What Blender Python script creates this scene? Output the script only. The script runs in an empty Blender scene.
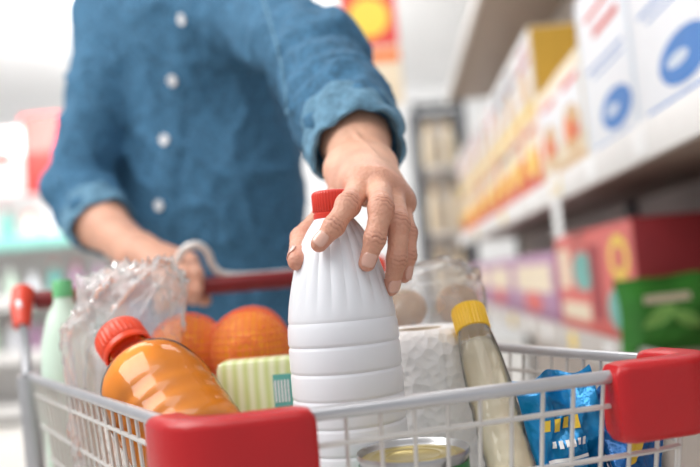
import bpy, bmesh, math, random
import numpy as np
from mathutils import Vector, Matrix, noise
from mathutils.bvhtree import BVHTree
random.seed(7)
scene = bpy.context.scene
col = scene.collection
PI = math.pi
# ------------------------------------------------------------------ camera
F = 800.0
CAMZ = .989
CM = Matrix.Translation((0, 0, CAMZ)) @ Matrix.Rotation(math.radians(93.43), 4, 'X') @ Matrix.Rotation(math.radians(-5), 4, 'Z')
cd = bpy.data.cameras.new('camera'); cam = bpy.data.objects.new('camera', cd); col.objects.link(cam)
cam.matrix_world = CM
cd.sensor_width = 36; cd.lens = F / 700 * 36
cd.clip_start = .02; cd.clip_end = 100
cd.dof.use_dof = True; cd.dof.focus_distance = .60; cd.dof.aperture_fstop = 2.9
scene.camera = cam
try:
    scene.view_settings.view_transform = 'Standard'
except Exception:
    pass
def P(px, py, d):
    return CM @ Vector(((px - 350) / F * d, (233.5 - py) / F * d, -d))
# ------------------------------------------------------------------ materials
def c(h):
    h = h.lstrip('#'); v = [int(h[i:i + 2], 16) / 255 for i in (0, 2, 4)]
    return tuple(x / 12.92 if x <= .04045 else ((x + .055) / 1.055) ** 2.4 for x in v) + (1,)
def mat(name, color, rough=.5, metal=0, amt=.06, ns=20, bump=0, bs=60, trans=0, sss=0, coat=0, rad=(.01, .004, .002)):
    m = bpy.data.materials.new(name); m.use_nodes = True
    nt = m.node_tree; b = nt.nodes['Principled BSDF']
    if isinstance(color, str): color = c(color)
    tc = nt.nodes.new('ShaderNodeTexCoord')
    n = nt.nodes.new('ShaderNodeTexNoise'); n.inputs['Scale'].default_value = ns; n.inputs['Detail'].default_value = 3
    nt.links.new(tc.outputs['Object'], n.inputs['Vector'])
    r = nt.nodes.new('ShaderNodeValToRGB')
    r.color_ramp.elements[0].position = .3; r.color_ramp.elements[1].position = .7
    r.color_ramp.elements[0].color = tuple(x * (1 - amt) for x in color[:3]) + (1,)
    r.color_ramp.elements[1].color = tuple(min(1, x * (1 + amt)) for x in color[:3]) + (1,)
    nt.links.new(n.outputs['Fac'], r.inputs['Fac']); nt.links.new(r.outputs['Color'], b.inputs['Base Color'])
    b.inputs['Roughness'].default_value = rough; b.inputs['Metallic'].default_value = metal
    b.inputs['Transmission Weight'].default_value = trans
    b.inputs['Coat Weight'].default_value = coat
    if sss:
        b.inputs['Subsurface Weight'].default_value = sss
        b.inputs['Subsurface Radius'].default_value = rad
        b.inputs['Subsurface Scale'].default_value = 1.0
    if bump:
        n2 = nt.nodes.new('ShaderNodeTexNoise'); n2.inputs['Scale'].default_value = bs; n2.inputs['Detail'].default_value = 4
        nt.links.new(tc.outputs['Object'], n2.inputs['Vector'])
        bp = nt.nodes.new('ShaderNodeBump'); bp.inputs['Strength'].default_value = bump; bp.inputs['Distance'].default_value = .002
        nt.links.new(n2.outputs['Fac'], bp.inputs['Height']); nt.links.new(bp.outputs['Normal'], b.inputs['Normal'])
    return m
def clear(name, tint=(1, 1, 1), white=.12, rough=.08, spec=.9, ns=25, ior=1.4, wcol=None):
    m = bpy.data.materials.new(name); m.use_nodes = True
    nt = m.node_tree; nt.nodes.clear()
    out = nt.nodes.new('ShaderNodeOutputMaterial')
    t = nt.nodes.new('ShaderNodeBsdfTransparent'); t.inputs['Color'].default_value = (*tint, 1)
    g = nt.nodes.new('ShaderNodeBsdfGlossy'); g.inputs['Roughness'].default_value = rough; g.inputs['Color'].default_value = (spec, spec, spec, 1)
    d = nt.nodes.new('ShaderNodeBsdfDiffuse'); d.inputs['Color'].default_value = wcol or (.95 * tint[0], .95 * tint[1], .95 * tint[2], 1)
    lw = nt.nodes.new('ShaderNodeFresnel'); lw.inputs['IOR'].default_value = ior
    tc = nt.nodes.new('ShaderNodeTexCoord'); n = nt.nodes.new('ShaderNodeTexNoise'); n.inputs['Scale'].default_value = ns
    nt.links.new(tc.outputs['Object'], n.inputs['Vector'])
    mu = nt.nodes.new('ShaderNodeMath'); mu.operation = 'MULTIPLY'; mu.inputs[1].default_value = white * 2
    nt.links.new(n.outputs['Fac'], mu.inputs[0])
    m1 = nt.nodes.new('ShaderNodeMixShader'); m2 = nt.nodes.new('ShaderNodeMixShader')
    nt.links.new(mu.outputs[0], m1.inputs[0]); nt.links.new(t.outputs[0], m1.inputs[1]); nt.links.new(d.outputs[0], m1.inputs[2])
    nt.links.new(lw.outputs[0], m2.inputs[0]); nt.links.new(m1.outputs[0], m2.inputs[1]); nt.links.new(g.outputs[0], m2.inputs[2])
    nt.links.new(m2.outputs[0], out.inputs[0])
    return m
MT = {}
MT['white_plastic'] = mat('white_plastic', '#e8ebf1', .36, sss=.05, rad=(.003, .003, .003), amt=.01)
MT['red_cap'] = mat('red_cap', '#dc3b2a', .35)
MT['orange_cap'] = mat('orange_cap', '#ea4a26', .35)
MT['red_plastic'] = mat('red_plastic', '#bd161d', .32, amt=.06, bump=.2, bs=400)
MT['dark_red_plastic'] = mat('dark_red_plastic', '#7a1519', .4, amt=.06)
MT['orange_red_plastic'] = mat('orange_red_plastic', '#e0452c', .35, amt=.05)
MT['steel'] = mat('steel', '#c4c4c8', .28, .6)
MT['zinc'] = mat('zinc', '#b9b9bb', .3, .8)
MT['white_wire'] = mat('white_wire', '#d8d4d0', .35, .3)
MT['juice'] = mat('juice', '#ffa22c', .3, amt=.04)
MT['clear_bottle'] = clear('clear_bottle', (1, .985, .95), .008, .04, ior=1.36)
MT['clear_pale'] = clear('clear_pale', (1, .99, .96), .16, .06, ior=1.28, wcol=(.95, .92, .82, 1))
MT['bag'] = clear('clear_bag', (1, 1, 1), .24, .1, ior=1.5)
MT['film'] = clear('crumpled_film', (1, 1, 1), .32, .15, ns=9, ior=1.25, spec=1)
MT['peel'] = mat('orange_peel', '#ffa02a', .42, amt=.08, ns=15, bump=.6, bs=420)
MT['net'] = mat('red_orange_net', '#f4744a', .5)
MT['nail'] = mat('nail', '#e6b7a6', .2, amt=.03, coat=.4)
MT['hair'] = mat('hair', '#3b2a1e', .5, amt=.3, ns=90, bump=.8, bs=150)
MT['denim'] = mat('denim', '#3d6d8e', .85, amt=.32, ns=130, bump=.5, bs=420)
MT['denim_light'] = mat('denim_light', '#628ca6', .85, amt=.24, ns=130, bump=.5, bs=420)
MT['button'] = mat('button', '#eeeef0', .3, amt=.03)
MT['trouser'] = mat('trouser_cloth', '#23283a', .85, amt=.15, ns=120)
MT['shoe'] = mat('shoe_leather', '#2b2320', .4)
MT['eye'] = mat('eye_white', '#eeeae6', .2)
MT['card'] = mat('cardboard', '#c9b497', .9)
MT['yellow_cap'] = mat('yellow_cap', '#f0be1c', .35)
MT['bread'] = mat('bread', '#d8ae80', .7, amt=.2, ns=25, bump=.3)
MT['sauce'] = clear('pale_yellow_drink', (1, .98, .92), .26, .1, ns=8, ior=1.1, wcol=(.96, .88, .66, 1))
MT['gold'] = mat('gold_lacquer', '#b3a268', .3, .7)
MT['can_label'] = mat('can_label', '#3d8a4a', .4)
MT['blue_foil'] = mat('blue_foil', '#1583bd', .22, .3, amt=.3, ns=45, bump=.7, bs=90)
MT['darkblue_foil'] = mat('darkblue_foil', '#125896', .22, .3, amt=.3, ns=45, bump=.7, bs=90)
MT['yellow_print'] = mat('yellow_print', '#f2cf45', .4)
MT['white_print'] = mat('white_print', '#f0f0f0', .4)
MT['palegreen'] = mat('pale_green_plastic', '#d9eedd', .3, amt=.04)
MT['green_cap'] = mat('green_cap', '#74c888', .35)
MT['teal_print'] = mat('teal_print', '#66b4ac', .4)
def skin():
    m = mat('skin', '#dfac92', .48, amt=.15, ns=34, bump=.6, bs=380, sss=.10, rad=(.005, .002, .001))
    nt = m.node_tree; b = nt.nodes['Principled BSDF']
    src = b.inputs['Base Color'].links[0].from_socket
    for nm, colr in (('redness', '#cf8d78'), ('crease_shade', '#9c5c4a')):
        at = nt.nodes.new('ShaderNodeAttribute'); at.attribute_name = nm
        mx = nt.nodes.new('ShaderNodeMix'); mx.data_type = 'RGBA'; mx.inputs['B'].default_value = c(colr)
        nt.links.new(at.outputs['Fac'], mx.inputs['Factor']); nt.links.new(src, mx.inputs['A']); src = mx.outputs['Result']
    nt.links.new(src, b.inputs['Base Color'])
    return m
MT['skin'] = skin()
def stripes():
    m = mat('striped_wrap', '#d9dc7a', .35, coat=.3)
    nt = m.node_tree; b = nt.nodes['Principled BSDF']
    tc = nt.nodes.new('ShaderNodeTexCoord'); w = nt.nodes.new('ShaderNodeTexWave'); w.bands_direction = 'X'
    w.inputs['Scale'].default_value = 34; w.inputs['Distortion'].default_value = .8
    r = nt.nodes.new('ShaderNodeValToRGB'); r.color_ramp.elements[0].color = c('#d0dc94'); r.color_ramp.elements[1].color = c('#eaeec8')
    nt.links.new(tc.outputs['Object'], w.inputs['Vector']); nt.links.new(w.outputs['Fac'], r.inputs['Fac']); nt.links.new(r.outputs['Color'], b.inputs['Base Color'])
    return m
MT['stripes'] = stripes()
def emboss():
    m = mat('embossed_paper', '#f6f4f3', .92, amt=.015)
    nt = m.node_tree; b = nt.nodes['Principled BSDF']
    tc = nt.nodes.new('ShaderNodeTexCoord'); v = nt.nodes.new('ShaderNodeTexVoronoi'); v.inputs['Scale'].default_value = 125
    nt.links.new(tc.outputs['Object'], v.inputs['Vector'])
    bp = nt.nodes.new('ShaderNodeBump'); bp.inputs['Strength'].default_value = .8; bp.inputs['Distance'].default_value = .003
    nt.links.new(v.outputs['Distance'], bp.inputs['Height']); nt.links.new(bp.outputs['Normal'], b.inputs['Normal'])
    return m
MT['emboss'] = emboss()
MT['wall'] = mat('wall_paint', '#f2f2f2', .8, amt=.01, ns=2)
MT['ceil'] = mat('ceiling_tiles', '#f6f6f6', .9, amt=.02, ns=3)
MT['floor'] = mat('floor_tiles', '#e4e0da', .35, amt=.04, ns=2)
MT['shelf'] = mat('shelf_enamel', '#a49387', .5, amt=.03)
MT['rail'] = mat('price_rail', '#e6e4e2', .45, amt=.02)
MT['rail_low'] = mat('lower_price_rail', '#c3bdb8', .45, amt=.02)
MT['panel'] = mat('back_panel', '#d9d0c8', .6, amt=.03)
MT['darkmetal'] = mat('dark_metal', '#55595f', .45, .3)
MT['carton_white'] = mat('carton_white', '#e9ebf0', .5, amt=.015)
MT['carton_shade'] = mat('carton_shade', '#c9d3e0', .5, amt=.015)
MT['carton_blue'] = mat('carton_blue', '#3478c0', .5)
MT['carton_red'] = mat('carton_red', '#cf4038', .5)
MT['cream'] = mat('cream_print', '#ebdcc2', .5)
MT['beige'] = mat('beige_print', '#d2ac7c', .5)
MT['ochre'] = mat('ochre_print', '#d2a63e', .5)
MT['orange_print'] = mat('orange_print', '#e67424', .5)
MT['salmon'] = mat('salmon_print', '#dc6a64', .5)
MT['darkred'] = mat('dark_red_print', '#a02c34', .5)
MT['purple'] = mat('purple_grey_print', '#b88eae', .5)
MT['green_foil'] = mat('green_foil', '#46963c', .25, .15, amt=.3, ns=12, bump=.4, bs=40)
MT['lime'] = mat('lime_print', '#8fc768', .4)
MT['teal'] = mat('teal_rail', '#8ed0c4', .5)
MT['red_board'] = mat('red_board', '#da423c', .5)
MT['pink_board'] = mat('pale_pink_board', '#f0dedb', .5)
# ------------------------------------------------------------------ object helpers
def wmat(o):
    m = o.matrix_basis.copy()
    if o.parent: m = wmat(o.parent) @ o.matrix_parent_inverse @ m
    return m
def tag(o, label, cat, group=None):
    o['label'] = label; o['category'] = cat
    if group: o['group'] = group
    return o
def thing(name, label, cat, loc=(0, 0, 0), rotz=0, group=None):
    o = bpy.data.objects.new(name, None); col.objects.link(o)
    o.empty_display_size = .05
    o.location = loc; o.rotation_euler = (0, 0, rotz)
    return tag(o, label, cat, group)
def link(name, me, m, parent=None, sharp=40):
    if m: me.materials.append(MT[m] if isinstance(m, str) else m)
    me.polygons.foreach_set('use_smooth', [True] * len(me.polygons))
    if sharp: me.set_sharp_from_angle(angle=math.radians(sharp))
    o = bpy.data.objects.new(name, me); col.objects.link(o)
    if parent:
        o.parent = parent; o.matrix_parent_inverse = wmat(parent).inverted()
    return o
def part(name, bm, m, parent=None, sharp=40):
    bmesh.ops.recalc_face_normals(bm, faces=bm.faces)
    me = bpy.data.meshes.new(name); bm.to_mesh(me); bm.free()
    return link(name, me, m, parent, sharp)
def struct(name, bm, m):
    o = part(name, bm, m); o['kind'] = 'structure'; return o
def dup(root, loc, rotz, label, group=None):
    r = root.copy(); col.objects.link(r); r.location = loc; r.rotation_euler = (0, 0, rotz); r['label'] = label
    if group: r['group'] = group
    for ch in root.children:
        k = ch.copy(); col.objects.link(k); k.parent = r
        for g in ch.children:
            q = g.copy(); col.objects.link(q); q.parent = k
    return r
BM = bmesh.new
def axm(a, b):
    a = Vector(a); b = Vector(b)
    return Matrix.Translation(a) @ (b - a).to_track_quat('Z', 'Y').to_matrix().to_4x4()
def lathe(bm, prof, seg=48, M=Matrix(), mod=None):
    rings = []
    for r, z in prof:
        if r < 1e-6: rings.append([bm.verts.new(M @ Vector((0, 0, z)))]); continue
        ring = []
        for i in range(seg):
            a = 2 * PI * i / seg
            rr = r + (mod(a, z) if mod else 0)
            ring.append(bm.verts.new(M @ Vector((rr * math.cos(a), rr * math.sin(a), z))))
        rings.append(ring)
    for A, B in zip(rings, rings[1:]):
        if len(A) == 1 and len(B) == 1: continue
        for i in range(seg):
            j = (i + 1) % seg
            if len(A) == 1: bm.faces.new((A[0], B[i], B[j]))
            elif len(B) == 1: bm.faces.new((A[i], A[j], B[0]))
            else: bm.faces.new((A[i], A[j], B[j], B[i]))
    return bm
def tube(bm, pts, r, seg=8, closed=False):
    pts = [Vector(p) for p in pts]; n = len(pts)
    rs = r if isinstance(r, (list, tuple)) else [r] * n
    rings = []; nrm = None
    for i, p in enumerate(pts):
        if closed: t = pts[(i + 1) % n] - pts[i - 1]
        else: t = pts[min(i + 1, n - 1)] - pts[max(i - 1, 0)]
        t.normalize()
        if nrm is None:
            up = Vector((0, 0, 1)) if abs(t.z) < .9 else Vector((1, 0, 0))
            nrm = t.cross(up).normalized()
        else:
            nrm = (nrm - t * nrm.dot(t)).normalized()
        b = t.cross(nrm)
        rings.append([bm.verts.new(p + (nrm * math.cos(2 * PI * k / seg) + b * math.sin(2 * PI * k / seg)) * rs[i]) for k in range(seg)])
    for i in range(n if closed else n - 1):
        A = rings[i]; B = rings[(i + 1) % n]
        for k in range(seg):
            bm.faces.new((A[k], A[(k + 1) % seg], B[(k + 1) % seg], B[k]))
    if not closed:
        bm.faces.new(rings[0]); bm.faces.new(rings[-1])
    return bm
def smooth_path(pts, n=8):
    pts = [Vector(p) for p in pts]; out = []
    for i in range(len(pts) - 1):
        p0 = pts[max(i - 1, 0)]; p1 = pts[i]; p2 = pts[i + 1]; p3 = pts[min(i + 2, len(pts) - 1)]
        for k in range(n):
            t = k / n
            out.append(.5 * ((2 * p1) + (p2 - p0) * t + (2 * p0 - 5 * p1 + 4 * p2 - p3) * t * t + (3 * p1 - p0 - 3 * p2 + p3) * t ** 3))
    out.append(pts[-1]); return out
def sweep(bm, pts, prof, scales=None):
    pts = [Vector(p) for p in pts]; n = len(pts); rings = []
    for i, p in enumerate(pts):
        t = (pts[min(i + 1, n - 1)] - pts[max(i - 1, 0)]).normalized()
        s = t.cross(Vector((0, 0, 1))).normalized()
        k = scales[i] if scales else 1
        rings.append([bm.verts.new(p + s * a * k + Vector((0, 0, b * k))) for a, b in prof])
    m = len(prof)
    for A, B in zip(rings, rings[1:]):
        for k in range(m): bm.faces.new((A[k], A[(k + 1) % m], B[(k + 1) % m], B[k]))
    bm.faces.new(rings[0]); bm.faces.new(rings[-1]); return bm
def rrect(w, h, r, n=4):
    out = []
    for cx, cy, a0 in ((w / 2 - r, h / 2 - r, 0), (-w / 2 + r, h / 2 - r, 90), (-w / 2 + r, -h / 2 + r, 180), (w / 2 - r, -h / 2 + r, 270)):
        for k in range(n + 1):
            a = math.radians(a0 + 90 * k / n); out.append((cx + r * math.cos(a), cy + r * math.sin(a)))
    return out
def box(bm, lo, hi, bev=0, M=Matrix()):
    r = bmesh.ops.create_cube(bm, size=1)
    lo = Vector(lo); hi = Vector(hi); s = hi - lo; ctr = (hi + lo) / 2
    for v in r['verts']:
        v.co = Vector((v.co.x * s.x, v.co.y * s.y, v.co.z * s.z)) + ctr
    vs = r['verts']
    if bev:
        es = list({e for v in vs for e in v.link_edges})
        q = bmesh.ops.bevel(bm, geom=es, offset=bev, segments=2, affect='EDGES', profile=.5)
        vs = list({v for f in q['faces'] for v in f.verts} | {v for v in vs if v.is_valid})
    for v in vs: v.co = M @ v.co
    return bm
def fillet(poly, r, n=6):
    out = []; k = len(poly)
    for i in range(k):
        p = Vector(poly[i]); a = (Vector(poly[i - 1]) - p).normalized(); b = (Vector(poly[(i + 1) % k]) - p).normalized()
        ang = a.angle(b); L = r / math.tan(ang / 2)
        p1 = p + a * L; p2 = p + b * L
        for j in range(n + 1):
            t = j / n; out.append(p1 * (1 - t) ** 2 + p * 2 * t * (1 - t) + p2 * t * t)
    return out
# ------------------------------------------------------------------ SDF + surface nets
class SDF:
    def __init__(s, lo, hi, h):
        s.o = np.array(lo, float); s.h = h
        n = [int((b - a) / h) + 2 for a, b in zip(lo, hi)]
        ax = [(lo[i] + np.arange(n[i]) * h).astype(np.float32) for i in range(3)]
        s.X, s.Y, s.Z = np.meshgrid(*ax, indexing='ij'); s.D = np.full(s.X.shape, 10, np.float32)
    def sub(s):
        f = SDF.__new__(SDF); f.X, f.Y, f.Z, f.D = s.X, s.Y, s.Z, np.full(s.X.shape, 10, np.float32); f.o = s.o; f.h = s.h; return f
    def cone_d(s, a, b, ra, rb, yaw=None, ratio=1):
        a = np.array(a, float); b = np.array(b, float)
        dx = s.X - np.float32(a[0]); dy = s.Y - np.float32(a[1]); dz = s.Z - np.float32(a[2]); ba = (b - a)
        if yaw is not None:
            cs, sn = math.cos(yaw), math.sin(yaw)
            dx, dy = dx * np.float32(cs) + dy * np.float32(sn), (-dx * np.float32(sn) + dy * np.float32(cs)) / np.float32(ratio)
            ba = np.array((ba[0] * cs + ba[1] * sn, (-ba[0] * sn + ba[1] * cs) / ratio, ba[2]))
        g = (ba / max(ba.dot(ba), 1e-9)).astype(np.float32); ba = ba.astype(np.float32)
        t = np.clip(dx * g[0] + dy * g[1] + dz * g[2], 0, 1)
        d = np.sqrt((dx - t * ba[0]) ** 2 + (dy - t * ba[1]) ** 2 + (dz - t * ba[2]) ** 2) - (np.float32(ra) + np.float32(rb - ra) * t)
        return d * np.float32(.5 + .5 * ratio)
    def union(s, d, k=0):
        if k <= 0: s.D = np.minimum(s.D, d); return
        h = np.maximum(np.float32(k) - np.abs(s.D - d), 0) / np.float32(k)
        s.D = np.minimum(s.D, d) - h * h * np.float32(k * .25)
    def cone(s, a, b, ra, rb, k=0, **kw): s.union(s.cone_d(a, b, ra, rb, **kw), k)
    def ell_d(s, ctr, r):
        x = s.X - ctr[0]; y = s.Y - ctr[1]; z = s.Z - ctr[2]
        k0 = np.sqrt((x / r[0]) ** 2 + (y / r[1]) ** 2 + (z / r[2]) ** 2)
        k1 = np.sqrt((x / r[0] ** 2) ** 2 + (y / r[1] ** 2) ** 2 + (z / r[2] ** 2) ** 2) + 1e-6
        return (k0 * (k0 - 1) / k1).astype(np.float32)
    def ell(s, ctr, r, k=0): s.union(s.ell_d(ctr, r), k)
    def nets(s):
        Fd = s.D; S = Fd < 0; nx, ny, nz = Fd.shape
        tot = np.zeros((nx - 1, ny - 1, nz - 1), np.int8); offs = []
        for i in (0, 1):
            for j in (0, 1):
                for k in (0, 1):
                    tot += S[i:nx - 1 + i, j:ny - 1 + j, k:nz - 1 + k]; offs.append((i, j, k))
        act = (tot > 0) & (tot < 8); idx = np.argwhere(act)
        imap = -np.ones(act.shape, np.int64); imap[act] = np.arange(len(idx))
        offs = np.array(offs)
        vals = Fd[idx[:, 0, None] + offs[:, 0], idx[:, 1, None] + offs[:, 1], idx[:, 2, None] + offs[:, 2]].astype(float)
        acc = np.zeros((len(idx), 3)); cnt = np.zeros(len(idx))
        for a in range(8):
            for b in range(a + 1, 8):
                if np.abs(offs[a] - offs[b]).sum() != 1: continue
                m = (vals[:, a] < 0) != (vals[:, b] < 0)
                t = vals[m, a] / (vals[m, a] - vals[m, b])
                acc[m] += offs[a] + t[:, None] * (offs[b] - offs[a]); cnt[m] += 1
        V = (idx + acc / cnt[:, None]) * s.h + s.o
        Q = []
        for ax in range(3):
            u, v = (ax + 1) % 3, (ax + 2) % 3
            s0 = [slice(None)] * 3; s1 = [slice(None)] * 3; s0[ax] = slice(0, -1); s1[ax] = slice(1, None)
            A = S[tuple(s0)]; ch = A != S[tuple(s1)]
            e = np.argwhere(ch)
            e = e[(e[:, u] >= 1) & (e[:, v] >= 1) & (e[:, u] <= Fd.shape[u] - 2) & (e[:, v] <= Fd.shape[v] - 2)]
            ins = A[e[:, 0], e[:, 1], e[:, 2]]
            du = np.zeros(3, int); du[u] = 1; dv = np.zeros(3, int); dv[v] = 1
            g = lambda q: imap[q[:, 0], q[:, 1], q[:, 2]]
            q = np.stack([g(e - du - dv), g(e - dv), g(e), g(e - du)], 1)
            q[~ins] = q[~ins][:, ::-1]; Q.append(q)
        return V, np.concatenate(Q)
def mesh_vq(name, V, Q):
    me = bpy.data.meshes.new(name); me.from_pydata(V.tolist(), [], Q.tolist()); me.update(); return me
ORD = ['nearest', 'second', 'third', 'fourth', 'fifth', 'sixth', 'seventh', 'eighth', 'ninth', 'tenth', 'eleventh', 'twelfth', 'thirteenth', 'fourteenth']
# ------------------------------------------------------------------ room
struct('floor', box(BM(), (-6, -2, -.05), (6, 12, 0)), 'floor')
struct('ceiling', box(BM(), (-6, -2, 3.6), (6, 12, 3.65)), 'ceil')
struct('wall_back', box(BM(), (-6, 11, 0), (6, 11.1, 3.6)), 'wall')
struct('wall_right', box(BM(), (3, -2, 0), (3.1, 12, 3.6)), 'wall')
# ------------------------------------------------------------------ shelving unit on the right
PHI = math.atan(.05)
Dv = Vector((math.sin(PHI), math.cos(PHI), 0)); Nv = Vector((math.cos(PHI), -math.sin(PHI), 0))
def G(t, a, z): return Dv * t + Nv * a + Vector((0, 0, z))
GM = Matrix.Rotation(-PHI, 4, 'Z')
T0, T1 = .3, 5.75
ZM = 1.225
unit = thing('shelving_unit', 'long beige supermarket shelving unit on the right with white price rails', 'shelf', G(T0, .5, 0), -PHI)
for z in (.12, .79, ZM, 2.25):
    s = part('shelf', box(BM(), (.5, T0, z - .03), (.92, T1, z), .003, GM), 'shelf', unit)
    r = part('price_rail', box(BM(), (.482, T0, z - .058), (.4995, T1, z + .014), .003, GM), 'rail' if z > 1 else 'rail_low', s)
    if z in (.79, ZM):
        for k in range(12):
            t = 1.1 + k * .38
            part('price_tag', box(BM(), (.480, t, z - .045), (.4825, t + .075, z + .004), 0, GM), 'white_print' if k % 3 else 'yellow_print', r)
part('back_panel', box(BM(), (.92, T0, 0), (.95, T1, 2.4), .003, GM), 'panel', unit)
for t in (T0, 3.0, T1 - .04):
    part('upright', box(BM(), (.885, t, 0), (.92, t + .04, 2.4), .003, GM), 'darkmetal', unit)
def flat(parent, name, m, pts):
    bm = BM(); bm.faces.new([bm.verts.new(p) for p in pts]); return part(name, bm, m, parent, 0)
def product(name, label, cat, L, W, H, body, decos, end=None, group=None):
    root = thing(name, label, cat, group=group)
    part('box_body', box(BM(), (0, 0, 0), (W, L, H), .002), body, root)
    for d in decos:
        if d[0] in ('oval', 'oval2'):
            _, y, z, ry, rz, m = d; e = .0009 if d[0] == 'oval' else .0013
            flat(root, 'printed_oval', m, [(-e, y + ry * math.cos(2 * PI * k / 32), z + rz * math.sin(2 * PI * k / 32)) for k in range(32)])
        else:
            _, y0, y1, z0, z1, m = d
            e = .0005 if d[0] == 'panel' else .0009
            flat(root, 'printed_panel', m, [(-e, y0, z0), (-e, y0, z1), (-e, y1, z1), (-e, y1, z0)])
    if end:
        for i, (x0, x1, z0, z1, m) in enumerate(end):
            flat(root, 'end_panel', m, [(x0, -.0006 - i * .0003, z0), (x1, -.0006 - i * .0003, z0), (x1, -.0006 - i * .0003, z1), (x0, -.0006 - i * .0003, z1)])
    return root
def row(proto, t0, L, gap, n, a, z, labels, group):
    for k in range(n):
        loc = G(t0 + k * (L + gap), a + random.uniform(-.004, .004), z)
        if k == 0:
            proto.location = loc; proto.rotation_euler = (0, 0, -PHI); proto['label'] = labels(0)
            if group: proto['group'] = group
        else: dup(proto, loc, -PHI, labels(k), group)
ZS = ZM + .0005
p = product('carton', '', 'carton', .4, .28, .40, 'carton_white',
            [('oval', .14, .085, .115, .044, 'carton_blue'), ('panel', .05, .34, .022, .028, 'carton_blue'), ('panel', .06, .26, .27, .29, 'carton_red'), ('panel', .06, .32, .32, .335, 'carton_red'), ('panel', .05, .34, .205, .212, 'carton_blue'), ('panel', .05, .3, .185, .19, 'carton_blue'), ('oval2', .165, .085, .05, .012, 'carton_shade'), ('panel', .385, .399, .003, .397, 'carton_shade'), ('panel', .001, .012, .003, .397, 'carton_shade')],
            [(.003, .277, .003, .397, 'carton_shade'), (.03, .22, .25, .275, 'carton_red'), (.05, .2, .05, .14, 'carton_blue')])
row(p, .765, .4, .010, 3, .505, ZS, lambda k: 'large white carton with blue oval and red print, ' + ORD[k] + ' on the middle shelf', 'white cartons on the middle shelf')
p = product('food_pack', '', 'packet', .3, .2, .30, 'cream',
            [('panel', .01, .29, .1, .26, 'carton_white'), ('oval', .14, .12, .10, .065, 'beige'), ('oval2', .17, .12, .05, .035, 'orange_print'), ('oval2', .09, .105, .03, .02, 'carton_red'), ('panel2', .03, .22, .23, .25, 'salmon'), ('panel', .01, .29, .01, .05, 'beige')],
            [(.02, .18, .03, .1, 'beige')])
row(p, 2.0, .3, .010, 2, .51, ZS, lambda k: 'cream packet with beige food picture, ' + ORD[k] + ' one beyond the white cartons', 'cream packets on the middle shelf')
p = product('cereal_box', '', 'box', .33, .2, .275, 'orange_print',
            [('panel', .01, .32, .15, .27, 'cream'), ('panel', .03, .29, .02, .08, 'carton_red'), ('oval', .165, .12, .09, .055, 'yellow_print'), ('panel', .04, .28, .21, .24, 'carton_red')],
            [(.01, .19, .01, .265, 'ochre')])
row(p, 2.63, .33, .008, 9, .515, ZS, lambda k: 'orange and cream cereal box with red band, ' + ORD[k] + ' in the lower row', 'cereal boxes, lower row')
p = product('cereal_box', '', 'box', .33, .2, .275, 'cream',
            [('panel', .01, .32, .06, .27, 'carton_white'), ('oval', .165, .1, .09, .06, 'beige'), ('panel', .04, .28, .165, .195, 'carton_red'), ('panel', .04, .22, .215, .235, 'salmon'), ('panel', .01, .32, .0, .03, 'yellow_print')],
            [(.005, .195, .005, .27, 'ochre')])
row(p, 2.63, .33, .008, 9, .515, ZS + .2755, lambda k: 'white cereal box with red lettering, ' + ORD[k] + ' in the upper row', 'cereal boxes, upper row')
ZL = .7905
p = product('red_box', '', 'box', .84, .24, .285, 'darkred',
            [('panel', .004, .836, .004, .281, 'salmon'), ('oval', .13, .2, .085, .055, 'yellow_print'), ('oval2', .13, .2, .05, .03, 'salmon'), ('oval', .17, .075, .095, .052, 'teal_print'), ('oval', .5, .17, .12, .055, 'teal_print'), ('panel2', .3, .42, .04, .24, 'darkred'), ('panel2', .45, .8, .03, .08, 'cream'), ('panel2', .66, .8, .12, .24, 'cream')],
            [(.15, .2, .12, .18, 'salmon')])
row(p, 1.78, .84, .01, 1, .53, ZL, lambda k: 'large dark red box with yellow and teal circles on the lower shelf', None)
p = product('purple_box', '', 'box', .95, .22, .24, 'purple', [('panel', .08, .85, .1, .2, 'cream'), ('oval', .47, .06, .2, .04, 'salmon')])
row(p, 2.66, .95, .02, 3, .53, ZL, lambda k: 'purple grey box beyond the red box, ' + ORD[k] + ' of its row', 'purple boxes on the lower shelf')
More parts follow.
